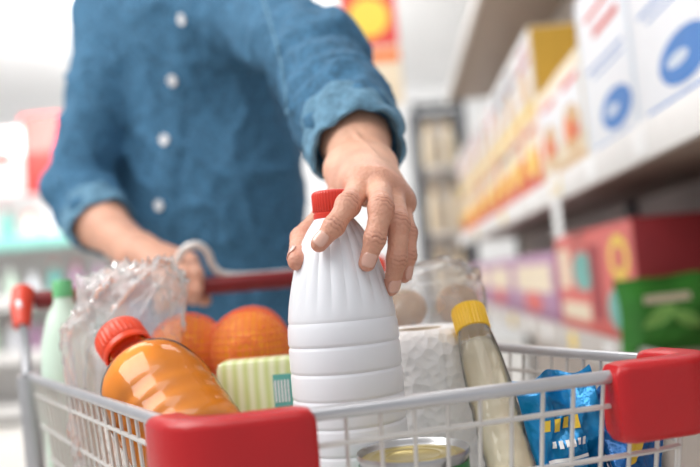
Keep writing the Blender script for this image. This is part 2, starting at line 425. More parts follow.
# ------------------------------------------------------------------ pouches
def pouch(bm, w, h, T, M, seed=0, nu=44, nv=50, cr_amp=1.0):
    sides = []
    for sgn in (-1, 1):
        g = []
        for j in range(nv + 1):
            v = j / nv; rw = []
            vv = min(max((v - .05) / .87, 0), 1)
            for i in range(nu + 1):
                u = i / nu
                th = T * (max(math.sin(PI * u), 0) ** .55) * (max(math.sin(PI * vv), 0) ** .5)
                vo = noise.voronoi(Vector((u * 4 + seed, v * 5, sgn * 3)))[0]
                wob = (noise.noise(Vector((u * 3 + seed, v * 4, sgn * 2))) * .3 + (vo[1] - vo[0]) * .45 * cr_amp) * T
                cr = .0012 * math.sin(v * 260) if (v > .93 or v < .05) else 0
                pinch = 1 - .07 * math.sin(PI * v)
                bend = noise.noise(Vector((u * 2.2 + seed, v * 2, 5))) * .010 * cr_amp
                rw.append(bm.verts.new(M @ Vector(((u - .5) * w * pinch, sgn * (th + .0004) + wob * (th / T) + bend + cr, v * h + h * .06 * cr_amp * noise.noise(Vector((u * 3, seed, 1))) * v))))
            g.append(rw)
        sides.append(g)
        for j in range(nv):
            for i in range(nu):
                f = (g[j][i], g[j][i + 1], g[j + 1][i + 1], g[j + 1][i])
                bm.faces.new(f if sgn < 0 else f[::-1])
    a, b = sides
    for j in range(nv):
        bm.faces.new((a[j][0], a[j + 1][0], b[j + 1][0], b[j][0])); bm.faces.new((a[j][nu], b[j][nu], b[j + 1][nu], a[j + 1][nu]))
    for i in range(nu):
        bm.faces.new((a[0][i], b[0][i], b[0][i + 1], a[0][i + 1])); bm.faces.new((a[nv][i], a[nv][i + 1], b[nv][i + 1], b[nv][i]))
    return bm
def patch(bvh, outline, M, eps=.0012):
    bm = BM(); d = (M.to_3x3() @ Vector((0, 1, 0))).normalized()
    cx = sum(q[0] for q in outline) / len(outline); cz = sum(q[1] for q in outline) / len(outline)
    def hit(x, z):
        o = M @ Vector((x, -.2, z)); r = bvh.ray_cast(o, d)
        return (r[0] if r[0] else o + d * .2) - d * eps
    ctr = bm.verts.new(hit(cx, cz)); rings = []
    for s in (.2, .4, .6, .8, 1.0): rings.append([bm.verts.new(hit(cx + (x - cx) * s, cz + (z - cz) * s)) for x, z in outline])
    n = len(outline)
    for k in range(n):
        bm.faces.new((ctr, rings[0][k], rings[0][(k + 1) % n]))
        for A, B in zip(rings, rings[1:]): bm.faces.new((A[k], B[k], B[(k + 1) % n], A[(k + 1) % n]))
    return bm
def oval(x, z, rx, rz, n=28): return [(x + rx * math.cos(2 * PI * k / n), z + rz * math.sin(2 * PI * k / n)) for k in range(n)]
def leaf(x, z, L, w, ang, n=12):
    o = []
    for k in range(2 * n):
        t = k / n if k < n else 2 - k / n
        s = (1 if k < n else -1) * w * math.sin(PI * t) ** .8
        px, pz = (t - .5) * L, s
        o.append((x + px * math.cos(ang) - pz * math.sin(ang), z + px * math.sin(ang) + pz * math.cos(ang)))
    return o
def quad(x0, x1, z0, z1, n=10, sk=0):
    o = []
    for k in range(n): o.append((x0 + (x1 - x0) * k / n, z0))
    for k in range(n): o.append((x1 + sk * k / n, z0 + (z1 - z0) * k / n))
    for k in range(n): o.append((x1 + (x0 - x1) * k / n + sk, z1))
    for k in range(n): o.append((x0 + sk * (1 - k / n), z1 + (z0 - z1) * k / n))
    return o
def make_pouch(name, label, cat, M, w, h, T, m, prints, seed, group=None, cr_amp=1.0):
    root = thing(name, label, cat, M.translation, 0, group)
    bm = pouch(BM(), w, h, T, M, seed, cr_amp=cr_amp); bvh = BVHTree.FromBMesh(bm)
    part('pouch_body', bm, m, root, 30)
    for i, (nm, ol, pm) in enumerate(prints): part(nm, patch(bvh, ol, M, .0007 + .0003 * i), pm, root)
    return root
def TR(loc, rz=0, ry=0, rx=0): return Matrix.Translation(loc) @ Matrix.Rotation(rz, 4, 'Z') @ Matrix.Rotation(ry, 4, 'Y') @ Matrix.Rotation(rx, 4, 'X')
make_pouch('snack_pouch', 'green foil pouch standing in front of the red box on the lower shelf', 'pouch', TR((.632, 1.65, ZL), .05, -.02), .205, .155, .022, 'green_foil',
           [('printed_leaf', leaf(-.02, .075, .085, .016, .5), 'lime'), ('printed_leaf', leaf(.035, .065, .075, .015, -.5), 'lime'), ('printed_panel', quad(-.05, .05, .102, .118), 'cream')], 3, cr_amp=.7)
pc = thing('price_card', 'white paper price card hanging below the middle shelf rail', 'sign', G(2.3, .478, 1.12))
part('card', box(BM(), (.4775, 2.25, 1.06), (.479, 2.36, 1.25), 0, GM), 'white_print', pc)
part('printed_band', box(BM(), (.4768, 2.26, 1.18), (.4774, 2.35, 1.21), 0, GM), 'cream', pc)
# ------------------------------------------------------------------ background: end rack, sign, far shelves
rk = thing('display_rack', 'dark metal display rack at the far end of the aisle', 'rack', (.73, 6.2, 0))
for x in (.55, .9):
    for y in (6.0, 6.4): part('post', box(BM(), (x, y, 0), (x + .05, y + .05, 2.3), .004), 'darkmetal', rk)
for y in (6.0, 6.4): part('top_bar', box(BM(), (.601, y, 2.24), (.899, y + .05, 2.29), .004), 'darkmetal', rk)
for z in (.3, .8, 1.3, 1.8): part('shelf', box(BM(), (.601, 6.0, z - .02), (.899, 6.45, z), .003), 'rail', rk)
part('back_panel', box(BM(), (.601, 6.452, .05), (.899, 6.46, 2.24)), 'panel', rk)
pb = None
for j, z in enumerate((.8, 1.3, 1.8)):
    for i in range(2):
        lab = ['left', 'right'][i] + ' cream bottle on the ' + ['lower', 'middle', 'upper'][j] + ' board of the dark rack'
        loc = (.675 + i * .15, 6.15, z)
        if pb is None:
            pb = thing('plastic_bottle', lab, 'bottle', group='cream bottles on the dark rack')
            part('bottle_body', lathe(BM(), [(0, 0), (.055, 0), (.06, .01), (.06, .2), (.045, .26), (.02, .3), (.02, .32)], 24), 'cream', pb)
            part('cap', lathe(BM(), [(.024, .315), (.024, .35), (0, .35)], 20), 'ochre', pb)
            pb.location = loc
        else: dup(pb, loc, 0, lab)
sb = P(371, 40, 5)
x0, z0 = sb.x, sb.z
sg = thing('hanging_sign', 'red and yellow hanging shop sign above the far aisle', 'sign', (x0, 5, z0))
part('sign_board', box(BM(), (x0 - .18, 5, z0 - .4), (x0 + .18, 5.02, z0 + .5), .004), 'cream', sg)
part('red_panel', box(BM(), (x0 - .175, 4.994, z0 - .02), (x0 + .175, 4.999, z0 + .49)), 'red_board', sg)
b = BM(); lathe(b, [(0, 0), (.13, 0), (.13, .003), (0, .003)], 32, Matrix.Translation((x0, 4.993, z0 + .17)) @ Matrix.Rotation(PI / 2, 4, 'X')); part('yellow_disc', b, 'yellow_print', sg)
part('orange_band', box(BM(), (x0 - .175, 4.994, z0 - .12), (x0 + .175, 4.999, z0 - .05)), 'orange_print', sg)
b = BM(); tube(b, [(x0 - .13, 5.01, z0 + .5), (x0 - .13, 5.01, 3.6)], .004, 6); tube(b, [(x0 + .13, 5.01, z0 + .5), (x0 + .13, 5.01, 3.6)], .004, 6); part('hanging_wire', b, 'darkmetal', sg)
fu = thing('wall_shelving', 'pale wall shelving with teal rail at far left behind the person', 'shelf', (-2, 7.3, 0))
part('back_panel', box(BM(), (-4.2, 7.6, 0), (-.4, 7.65, 2.0)), 'rail', fu)
for z in (.15, .62, 1.1, 1.62):
    s = part('shelf', box(BM(), (-4.2, 7.05, z - .03), (-.4, 7.6, z), .003), 'rail', fu)
    part('price_rail', box(BM(), (-4.2, 7.02, z - .09), (-.4, 7.049, z + .02), .003), 'teal' if z > 1.5 else 'rail', s)
for x in (-4.2, -.45): part('side_panel', box(BM(), (x, 7.05, 0), (x + .05, 7.6, 2.0), .003), 'rail', fu)
bd = thing('wall_sign', 'red and pale pink sign board above the far left shelving', 'sign', (-2.75, 7.3, 2.0))
part('red_panel', box(BM(), (-2.86, 7.1, 2.02), (-2.5, 7.14, 2.72), .004), 'red_board', bd)
part('pink_panel', box(BM(), (-3.4, 7.1, 2.02), (-2.865, 7.14, 2.62), .004), 'pink_board', bd)
part('red_stripe', box(BM(), (-3.3, 7.094, 2.3), (-2.95, 7.099, 2.4)), 'red_board', bd)
part('red_stripe', box(BM(), (-3.3, 7.094, 2.12), (-3.05, 7.099, 2.2)), 'red_board', bd)
part('pink_panel', box(BM(), (-2.49, 7.1, 2.02), (-1.6, 7.14, 2.4), .004), 'pink_board', bd)
part('red_stripe', box(BM(), (-2.3, 7.094, 2.08), (-2.0, 7.099, 2.3)), 'red_board', bd)
cols = ['palegreen', 'cream', 'purple', 'teal_print', 'carton_white', 'salmon']
nms = ['pale green', 'cream', 'purple', 'teal', 'white', 'salmon red']
for z, sn in ((1.1, 'second'), (.62, 'third'), (1.62, 'top')):
    for k in range(12):
        q = random.randrange(6); x = -3.5 + k * .2
        hh = random.uniform(.2, .3)
        r = thing('grocery_bottle', nms[q] + ' bottle, ' + (ORD[k] if k else 'first') + ' from the left on the ' + sn + ' far shelf', 'bottle', (x, 7.25, z), 0, 'bottles on the far left shelves')
        part('bottle_body', lathe(BM(), [(0, 0), (.05, 0), (.055, .01), (.055, hh * .6), (.03, hh * .85), (.02, hh)], 20, Matrix.Translation((x, 7.25, z))), cols[q], r)
        part('cap', lathe(BM(), [(.024, hh), (.024, hh + .03), (0, hh + .03)], 16, Matrix.Translation((x, 7.25, z))), random.choice(['carton_white', 'red_cap', 'green_cap']), r)
# ------------------------------------------------------------------ shopping cart
ZR, ZF = .91, .80
FL, FR, BR, BL = (-.105, .477), (.241, .564), (.032, 1.07), (-.405, .975)
ctr = Vector((sum(q[0] for q in (FL, FR, BR, BL)) / 4, sum(q[1] for q in (FL, FR, BR, BL)) / 4, 0))
def lvl(z, k): return [ctr.xy.to_3d() * (1 - k) + Vector((q[0], q[1], 0)) * k + Vector((0, 0, z)) for q in (FL, FR, BR, BL)]
cart = thing('shopping_cart', 'white wire shopping cart with red corner guards, full of groceries', 'shopping cart', (ctr.x, ctr.y, 0))
def resample(path, n):
    pts = path + [path[0]]; d = [0]
    for a, b in zip(pts, pts[1:]): d.append(d[-1] + (b - a).length)
    out = []; j = 0
    for i in range(n):
        s = d[-1] * i / n
        while d[j + 1] < s: j += 1
        out.append(pts[j].lerp(pts[j + 1], (s - d[j]) / max(d[j + 1] - d[j], 1e-9)))
    return out
rim_path = fillet(lvl(ZR, 1), .03)
rim = part('rim', tube(BM(), rim_path, .0046, 12, True), 'steel', cart)
wb = BM(); NW = 84
top = resample(rim_path, NW); bot = resample(fillet(lvl(ZF, .95), .03), NW)
for a, b in zip(top, bot): tube(wb, [a, b], .0015, 6)
for f in (.18, .5, .8, 1): tube(wb, [a.lerp(b, f) for a, b in zip(top, bot)], .0019, 6, True)
B4 = lvl(ZF - .003, .95)
for k in range(1, 16): tube(wb, [B4[0].lerp(B4[1], k / 16), B4[3].lerp(B4[2], k / 16)], .0015, 6)
for k in range(1, 12): tube(wb, [B4[0].lerp(B4[3], k / 12), B4[1].lerp(B4[2], k / 12)], .0019, 6)
part('wire_basket', wb, 'white_wire', cart)
def bumper(corner, pa, pb, la, lb, drop=.018):
    cc = Vector((*corner, ZR - drop)); a = (Vector((*pa, ZR - drop)) - cc).normalized(); b = (Vector((*pb, ZR - drop)) - cc).normalized()
    pts = [cc + a * la, cc + a * (la - .003), cc + a * (la - .01), cc + a * .03]
    for k in range(1, 8):
        t = k / 8; pts.append((cc + a * .03) * (1 - t) ** 2 + cc * 2 * t * (1 - t) + (cc + b * .03) * t * t)
    pts += [cc + b * .03, cc + b * (lb - .01), cc + b * (lb - .003), cc + b * lb]
    sc = [.8, .95] + [1] * (len(pts) - 4) + [.95, .8]
    return sweep(BM(), pts, rrect(.026, .054, .007), sc)
part('corner_bumper', bumper(FL, BL, FR, .05, .075, .021), 'red_plastic', cart)
part('corner_bumper', bumper(FR, FL, BR, .078, .06), 'red_plastic', cart)
HL, HR = Vector((-.425, 1.03, 1.0)), Vector((.035, 1.13, 1.0))
hb = part('handle_bar', tube(BM(), [HL, HR], .0085, 14), 'steel', cart)
part('handle_grip', tube(BM(), [HL.lerp(HR, .03), HL.lerp(HR, .97)], .0120, 16), 'dark_red_plastic', hb)
for C0, H in ((BL, HL), (BR, HR)):
    c3 = Vector((*C0, ZR))
    part('handle_support', tube(BM(), smooth_path([c3, c3.lerp(H, .3) + Vector((0, 0, .01)), c3.lerp(H, .75) + Vector((0, -.012, .02)), H], 6), .006, 10), 'steel', cart)
    part('handle_bracket', tube(BM(), [c3.lerp(H, .5) + Vector((0, -.008, .014)), c3.lerp(H, .8) + Vector((0, -.008, .012)), H + Vector((0, 0, .012))], [.010, .0135, .0145], 14), 'orange_red_plastic', cart)
loop = [P(155, 292, 1.085), P(168, 284, 1.075), P(176, 264, 1.07), P(185, 249, 1.07), P(197, 245, 1.07), P(207, 252, 1.075), P(213, 266, 1.08), P(226, 275, 1.085), P(262, 275, 1.10), P(315, 270, 1.115)]
part('seat_loop', tube(BM(), smooth_path(loop, 8), .0056, 10), 'white_wire', cart)
fr = BM()
for C0 in (BL, BR):
    p = Vector((*C0, ZR)); tube(fr, smooth_path([p, p + Vector((0, .02, -.3)), p + Vector((0, .0, -.6)), p + Vector((.02, -.1, -.74))], 6), .011, 10)
L4 = lvl(.2, .92)
tube(fr, fillet(L4, .04), .010, 10, True)
for C0, q in ((FL, L4[0]), (FR, L4[1])):
    tube(fr, [q, Vector((*C0, ZF)) * .9 + Vector((ctr.x, ctr.y, ZF)) * .1], .010, 10)
part('frame', fr, 'steel', cart)
lr = BM()
for k in range(1, 14): tube(lr, [L4[0].lerp(L4[1], k / 14), L4[3].lerp(L4[2], k / 14)], .0018, 6)
for k in range(1, 8): tube(lr, [L4[0].lerp(L4[3], k / 8), L4[1].lerp(L4[2], k / 8)], .0018, 6)
part('lower_rack', lr, 'white_wire', cart)
for q in L4:
    f = part('caster_fork', box(BM(), (q.x - .018, q.y - .012, .06), (q.x + .018, q.y + .012, .192), .004), 'zinc', cart)
    b = BM(); lathe(b, [(0, -.012), (.042, -.012), (.047, -.006), (.047, .006), (.042, .012), (0, .012)], 24, Matrix.Translation((q.x, q.y + .01, .047)) @ Matrix.Rotation(PI / 2, 4, 'Y')); part('caster_wheel', b, 'darkmetal', f)
# ------------------------------------------------------------------ white bottle
BX, BY = -.012, .63
bt = thing('milk_bottle', 'tall ribbed white plastic bottle with red cap held by the hand', 'bottle', (BX, BY, ZF))
prof = [(0, 0), (.036, 0), (.042, .004), (.0432, .012)]
def groove(z): return [(.0436, z - .0026), (.0434, z - .0016), (.0429, z - .0007), (.0427, z), (.0429, z + .0007), (.0434, z + .0016), (.0436, z + .0026)]
for z in (.022, .042, .062, .082, .102, .122, .142): prof += groove(z)
prof += [(.0435, .150), (.0431, .156), (.0424, .1590), (.0420, .1602), (.0422, .1614), (.0422, .163), (.0416, .168), (.0406, .174), (.0392, .181), (.0374, .189), (.0352, .1975), (.0326, .206), (.0294, .2150), (.0257, .2238), (.0217, .2310), (.0181, .2362), (.0156, .2393), (.0138, .241), (.0128, .243), (.0128, .25), (0, .25)]
def flute(a, z):
    k = max(0, min(1, (z - .168) / .008)) * max(0, min(1, (.236 - z) / .008))
    f = abs(math.sin(a * 11))
    return (.0009 * f - .0006) * k
BT = Matrix.Translation((BX, BY, ZF))
part('bottle_body', lathe(BM(), prof, 264, BT, flute), 'white_plastic', bt, 25)
part('cap', lathe(BM(), [(.0145, .2392), (.0156, .240), (.0156, .2435), (.0150, .244), (.0150, .245), (.0156, .2455), (.0157, .2585), (.0152, .2605), (.0138, .2615), (0, .2622)], 160, BT, lambda a, z: .0004 * math.cos(40 * a) if .2455 <= z < .2590 else 0), 'red_cap', bt)
# ------------------------------------------------------------------ juice bottle
jc, jb = Vector((-.216, .722, .960)), P(211, 474, .612)
JL = .158; jb = jc + (jb - jc).normalized() * JL; JM = axm(jb, jc)
jt = thing('juice_bottle', 'clear bottle of orange juice with orange red cap leaning at the left', 'bottle', jb)
k = JL
jp = [(0, .002), (.037, 0), (.0425, .003), (.0452, .009), (.0460, .018), (.0448, .023), (.0460, .028), (.0462, .036), (.0450, .041), (.0462, .046), (.0463, .054), (.0451, .059), (.0463, .064), (.0460, k - .082), (.0444, k - .071), (.0416, k - .062), (.0374, k - .054), (.0320, k - .0472), (.0265, k - .0420), (.0222, k - .0378), (.0194, k - .034), (.0179, k - .030), (.0177, k - .006), (0, k - .006)]
jm = lambda a, z: .0005 * math.cos(10 * a) * max(0, min(1, (z - .06) / .01)) * max(0, min(1, (k - .05 - z) / .02))
part('bottle_body', lathe(BM(), jp, 80, JM, jm), 'clear_bottle', jt, 0)
part('juice', lathe(BM(), [(0, .004)] + [(r - .0014, max(z, .004)) for r, z in jp[1:17]] + [(.0305, k - .0478), (0, k - .0478)], 80, JM, jm), 'juice', jt, 0)
part('cap', lathe(BM(), [(.0205, k - .027), (.0222, k - .026), (.0222, k - .021), (.0212, k - .020), (.0222, k - .019), (.0222, k - .003), (.0205, k), (0, k)], 128, JM, lambda a, z: .0005 * math.cos(32 * a) if z > k - .0195 and z < k - .001 else 0), 'orange_cap', jt)
# ------------------------------------------------------------------ oranges in net
OB = P(186, 328, .80)
OR = [(-.1086, .80, .931, .0395, 'front orange in the net, in the middle of the cart'), (OB.x - .004, .825, .931, .0390, 'orange in the net between the clear bag and the front orange'), (-.118, .895, .932, .0375, 'orange at the back of the net by the handle'),
      (-.105, .80, .8455, .044, 'large bottom orange under the front one'), (OB.x - .013, .835, .8455, .044, 'large bottom orange at the left of the net'), (-.110, .892, .8455, .044, 'large bottom orange at the back of the net')]
for x, y, z, r, lb in OR:
    o = thing('orange', lb, 'orange', (x, y, z - r), 0, 'oranges in the net bag')
    b = BM(); bmesh.ops.create_icosphere(b, subdivisions=4, radius=r)
    for v in b.verts:
        n = v.co.normalized(); v.co *= (1 - .04 * n.z * n.z + .012 * noise.noise(n * 2 + Vector((x * 50, 0, 0)))); v.co += Vector((x, y, z))
    part('orange_fruit', b, 'peel', o)
    part('stem_button', lathe(BM(), [(0, r * .955), (.003, r * .957), (.002, r * .975), (0, r * .978)], 8, Matrix.Translation((x, y, z)) @ Matrix.Rotation(.9, 4, 'Y')), 'green_cap', o)
sd = SDF((-.27, .74, .78), (-.04, .95, 1.0), .0068)
for x, y, z, r, lb in OR: sd.ell((x, y, z), (r + .002,) * 3, .012)
V, Q = sd.nets()
nb = thing('net_bag', 'red orange net bag stretched around the oranges', 'net bag', (-.15, .85, ZF))
o = link('netting', mesh_vq('netting', V, Q), 'net', nb)
w = o.modifiers.new('wire', 'WIREFRAME'); w.thickness = .0009
# ------------------------------------------------------------------ striped pack
gp = thing('striped_packet', 'pale green and yellow striped packet between the oranges and the white bottle', 'packet', (-.092, .72, ZF))
part('packet_body', box(BM(), (-.128, .704, ZF), (-.058, .742, .928), .007), 'stripes', gp)
part('printed_label', box(BM(), (-.078, .7028, .885), (-.062, .7036, .914)), 'teal_print', gp)
b = BM()
for k in range(5): box(b, (-.0770 + k * .0028, .7022, .89), (-.0756 + k * .0028, .7028, .909))
part('printed_bars', b, 'white_print', gp)
# ------------------------------------------------------------------ paper rolls
def roll(x, y, r, h, label):
    t = thing('paper_roll', label, 'paper roll', (x, y, ZF)); M = Matrix.Translation((x, y, ZF))
    part('paper', lathe(BM(), [(.0215, .0), (r - .004, 0), (r, .004), (r + .0006, h * .3), (r - .0004, h * .6), (r, h - .016), (r - .0025, h - .007), (r - .008, h - .002), (r - .016, h), (.0215, h - .001)], 72, M, lambda a, z: .0009 * math.sin(3 * a) + .0005 * math.sin(7 * a + z * 50)), 'emboss', t, 60)
    part('cardboard_core', lathe(BM(), [(.0212, 0), (.0212, h - .001), (.0195, h - .001), (.0195, 0)], 40, M), 'card', t)
    b = BM(); n = 12
    pts = [Vector((x + (r + .0016) * math.cos(a), y + (r + .0016) * math.sin(a), 0)) for a in [math.radians(-75 + k * 3) for k in range(n)]]
    for A, B in zip(pts, pts[1:]):
        b.faces.new([b.verts.new(q) for q in (A + Vector((0, 0, ZF + .002)), B + Vector((0, 0, ZF + .002)), B + Vector((0, 0, ZF + h - .016)), A + Vector((0, 0, ZF + h - .016)))])
    bmesh.ops.remove_doubles(b, verts=b.verts, dist=1e-5)
    part('loose_sheet', b, 'emboss', t)
roll(.055, .732, .056, .142, 'embossed white paper roll beside the white bottle')
roll(-.03, .935, .045, .17, 'white paper roll behind the white bottle by the handle')
# ------------------------------------------------------------------ bag of bread rolls
bg = thing('bread_bag', 'clear plastic bag of bread rolls behind the paper roll', 'bag', (.078, .838, ZF))
b = BM(); bmesh.ops.create_icosphere(b, subdivisions=5, radius=1)
for v in b.verts:
    n = v.co.normalized(); vv = noise.voronoi(n * 3.2)[0]
    s = 1 + .14 * (vv[1] - vv[0]) - .05
    p = Vector((math.copysign(abs(n.x) ** .5, n.x) * .058, math.copysign(abs(n.y) ** .7, n.y) * .042, math.copysign(abs(n.z) ** .4, n.z) * .102)) * s
    v.co = Vector((.078, .838, .80 + .103)) + p
for v in b.verts: v.co.z = max(v.co.z, ZF)
part('bag_film', b, 'bag', bg, 25)
BL_ = ['at the bottom left', 'at the bottom right', 'in the second layer, left', 'in the second layer, right', 'in the third layer, left', 'in the third layer, right', 'on top at the left', 'on top at the right']
for i in range(8):
    x = .053 + (i % 2) * .048 + .004 * math.sin(i * 3); y = .834 + .006 * math.cos(i * 5); z = .822 + (i // 2) * .0445
    t = thing('bread_roll', 'small brown bread roll ' + BL_[i] + ' of the clear bag', 'bread roll', (x, y, z - .02), 0, 'bread rolls in the clear bag')
    q = BM(); bmesh.ops.create_icosphere(q, subdivisions=4, radius=1)
    for v in q.verts:
        n = v.co.normalized(); v.co = Vector((n.x * .0225, n.y * .0215, n.z * .0210)) * (1 + .07 * noise.noise(n * 1.5 + Vector((i * 3, 0, 0)))) + Vector((x, y, z))
    part('crust', q, 'bread', t)
# ------------------------------------------------------------------ yellow-cap bottle
yc, yb = Vector((.0945, .688, .957)), Vector((.107, .595, .818))
YL = (yc - yb).length; YM = axm(yb, yc)
yt = thing('sauce_bottle', 'slim ribbed clear bottle with yellow cap leaning right of the paper roll', 'bottle', yb)
yp = [(0, .002), (.015, 0), (.0182, .005)]
for z in (.02, .034, .048, .062, .076): yp += [(.0190, z - .005), (.0181, z), (.0190, z + .005)]
yp += [(.0186, .09), (.0176, .112), (.0158, .132), (.0138, .146), (.0126, YL - .02), (.0126, YL - .006), (0, YL - .006)]
part('bottle_body', lathe(BM(), yp, 48, YM), 'clear_pale', yt, 0)
part('drink', lathe(BM(), [(0, .004)] + [(r - .0012, max(z, .004)) for r, z in yp[1:21]] + [(0, .132)], 48, YM), 'sauce', yt, 0)
part('cap', lathe(BM(), [(.0136, YL - .023), (.0146, YL - .022), (.0146, YL - .003), (.0136, YL), (0, YL)], 96, YM, lambda a, z: .0003 * math.cos(32 * a)), 'yellow_cap', yt)
# ------------------------------------------------------------------ tin can
CX, CY, CR, CH = .030, .557, .0392, .0665
ct = thing('tin_can', 'tin can with shiny ringed lid at the front of the cart', 'can', (CX, CY, ZF)); M = Matrix.Translation((CX, CY, ZF))
part('can_label', lathe(BM(), [(CR - .0014, .006), (CR - .0014, CH - .003)], 64, M), 'can_label', ct)
part('can_body', lathe(BM(), [(0, .002), (CR - .0026, .002), (CR - .0011, 0), (CR - .0004, .002), (CR - .0016, .005), (CR - .0018, CH - .001), (CR - .0004, CH + .001), (CR, CH + .003), (CR - .0006, CH + .0045), (CR - .0014, CH + .0035), (CR - .0021, CH + .0015), (CR - .0031, CH)], 64, M), 'zinc', ct)
part('lid', lathe(BM(), [(CR - .0031, CH), (.031, CH), (.030, CH + .0007), (.028, CH + .0007), (.027, CH), (.020, CH), (.019, CH + .0007), (.018, CH), (0, CH)], 64, M), 'gold', ct)
# ------------------------------------------------------------------ blue pouches
dirf = math.atan2(.087, .346)
def strokes(x, z, s, m='yellow_print', n=3):
    o = []
    for k in range(n):
        xx = x + (k - (n - 1) / 2) * s * 1.5
        o.append(('printed_mark', quad(xx - s * .45, xx + s * .45, z - s * (1 if k % 2 else .7), z + s, 6, s * .3), m))
    return o
make_pouch('snack_pouch', 'bright blue foil pouch with yellow print in the front right of the cart', 'pouch', TR((.156, .607, ZF), dirf - .15, -.12, -.10), .060, .108, .013, 'blue_foil',
           strokes(-.004, .070, .0048, n=4) + strokes(-.002, .056, .0028, 'white_print', 6) + [('printed_band', quad(-.02, .010, .044, .0465), 'white_print'), ('printed_leaf', leaf(.004, .028, .026, .007, .4), 'lime'), ('printed_oval', oval(-.008, .024, .008, .007), 'yellow_print')], 1, cr_amp=2.1)
make_pouch('snack_pouch', 'darker blue foil pouch with yellow fruit print beside the right corner guard', 'pouch', TR((.200, .613, ZF), dirf + .2, .10, -.2), .060, .096, .012, 'darkblue_foil',
           [('printed_oval', oval(-.006, .045, .010, .013), 'yellow_print')] + strokes(-.004, .070, .0035, 'white_print', 4), 9, cr_amp=2.1)
# ------------------------------------------------------------------ clear crumpled bag
cb = thing('plastic_bag', 'crumpled milky clear plastic bag standing behind the juice bottle', 'bag', (-.228, .787, ZF))
b = BM(); bmesh.ops.create_icosphere(b, subdivisions=6, radius=1)
for v in b.verts:
    n = v.co.normalized(); q = n * 1.2 + Vector((4, 1, 2))
    q += Vector((noise.noise(q * 1.3), noise.noise(q * 1.3 + Vector((5, 0, 0))), noise.noise(q * 1.3 + Vector((0, 7, 0))))) * .6
    r1 = (1 - abs(noise.noise(q * 1.5))) ** 4; r2 = (1 - abs(noise.noise(q * 3.2 + Vector((3, 3, 3))))) ** 6
    r3 = (1 - abs(noise.noise(q * 7.5 + Vector((1, 8, 3))))) ** 7
    s = .89 + .14 * r1 + .065 * r2 + .04 * r3 + .14 * noise.noise(n * 1.3 + Vector((2, 0, 0)))
    p = Vector((math.copysign(abs(n.x) ** .8, n.x) * .069, math.copysign(abs(n.y) ** .8, n.y) * .042, math.copysign(abs(n.z) ** .68, n.z) * .121)) * s
    wz = max(0, n.z)
    p.x = p.x * (.74 + .42 * wz)
    v.co = Vector((-.229, .785, .80 + .113)) + p + Vector((.020 * wz ** 2, 0, 0))
for v in b.verts: v.co.z = max(v.co.z, ZF)
part('bag_film', b, 'film', cb, 0)
# ------------------------------------------------------------------ pale green bottle
x, y = -.338, .93
gb = thing('plastic_bottle', 'pale green bottle with green cap in the back left corner of the cart', 'bottle', (x, y, ZF)); M = Matrix.Translation((x, y, ZF))
part('bottle_body', lathe(BM(), [(0, 0), (.026, 0), (.029, .004), (.029, .12), (.027, .15), (.019, .18), (.011, .195), (.011, .205)], 48, M), 'palegreen', gb)
part('cap', lathe(BM(), [(.0115, .2), (.0115, .218), (.010, .22), (0, .22)], 40, M), 'green_cap', gb)
# ------------------------------------------------------------------ the person
person = thing('person', 'person in a blue denim shirt pushing the cart and gripping the white bottle', 'person', (-.25, 1.45, 0))
ShL, ShR = P(246, 8, 1.28), P(122, 8, 1.42)
ElL, CuL = P(318, 58, 1.02), P(355, 140, .81)
ElR, CuR = P(77, 190, 1.32), P(100, 222, 1.235)
C1, C2, C3 = P(190, 40, 1.39), P(208, 180, 1.41), P(222, 330, 1.44)
YAW = -math.radians(16)
FaL = ElL.lerp(CuL, .8)
# --- body: hand and forearm in focus
W1, W2 = P(347, 170, .738), P(375, 167, .738)
T_ = [P(345, 192, .706), P(328, 213, .684), P(302, 238, .655), P(297, 261, .6155)]
I_ = [P(362, 185, .656), P(348, 205, .608), P(334, 226, .5965), P(319, 244, .5950)]
M_ = [P(378, 185, .651), P(381, 208, .603), P(375, 238, .5950), P(367, 263, .5985)]
R_ = [P(391, 193, .658), P(398, 224, .612), P(397, 259, .606), P(391, 288, .617)]
K_ = [P(399, 203, .676), P(407, 233, .648), P(408, 256, .641), P(404, 276, .64)]
RT, RI, RM, RR, RK = (.0136, .0110, .0092, .0074), (.0112, .0089, .0078, .0063), (.0114, .0091, .0080, .0065), (.0110, .0087, .0076, .0062), (.0098, .0078, .0068, .0057)
allp = [W1, W2, CuL, FaL] + T_ + I_ + M_ + R_ + K_
lo = [min(q[i] for q in allp) - .042 for i in range(3)]; hi = [max(q[i] for q in allp) + .042 for i in range(3)]
h = SDF(lo, hi, .0012)
h.cone(FaL, CuL, .035, .032)
h.cone(CuL, W1, .028, .0172, .02); h.cone(CuL, W2, .028, .0172, .02)
h.cone(W1, W2, .0178, .0178, .010)
UP = Vector((.05, -.28, .95))
for q, r in ((I_, .0128), (M_, .0130), (R_, .0124), (K_, .0112)):
    h.cone(W1.lerp(W2, .5), q[0], .0172, r, .012)
for A_, B_ in ((I_, M_), (M_, R_), (R_, K_)):
    h.cone(W1.lerp(W2, .5), A_[0].lerp(B_[0], .5), .0164, .0112, .012)
h.cone(W1, I_[0], .0166, .0122, .012)
h.cone(W2, K_[0], .0166, .0106, .012)
h.cone(I_[0], K_[0], .0108, .0098, .008)
h.cone(W1, T_[0], .0164, .0138, .012)
h.cone(T_[0], I_[0], .0105, .0100, .012)
for i, q in enumerate((I_, M_, R_, K_)):      # knuckles and tendons
    h.cone(q[0] + UP * .0040, q[0] + UP * .0040, .0110 - .0005 * i, .0110 - .0005 * i, .004)
    st = W1.lerp(W2, .3 + .15 * i) + UP * .0146
    h.cone(st, q[0] + UP * .0112, .0028, .0032, .0035)
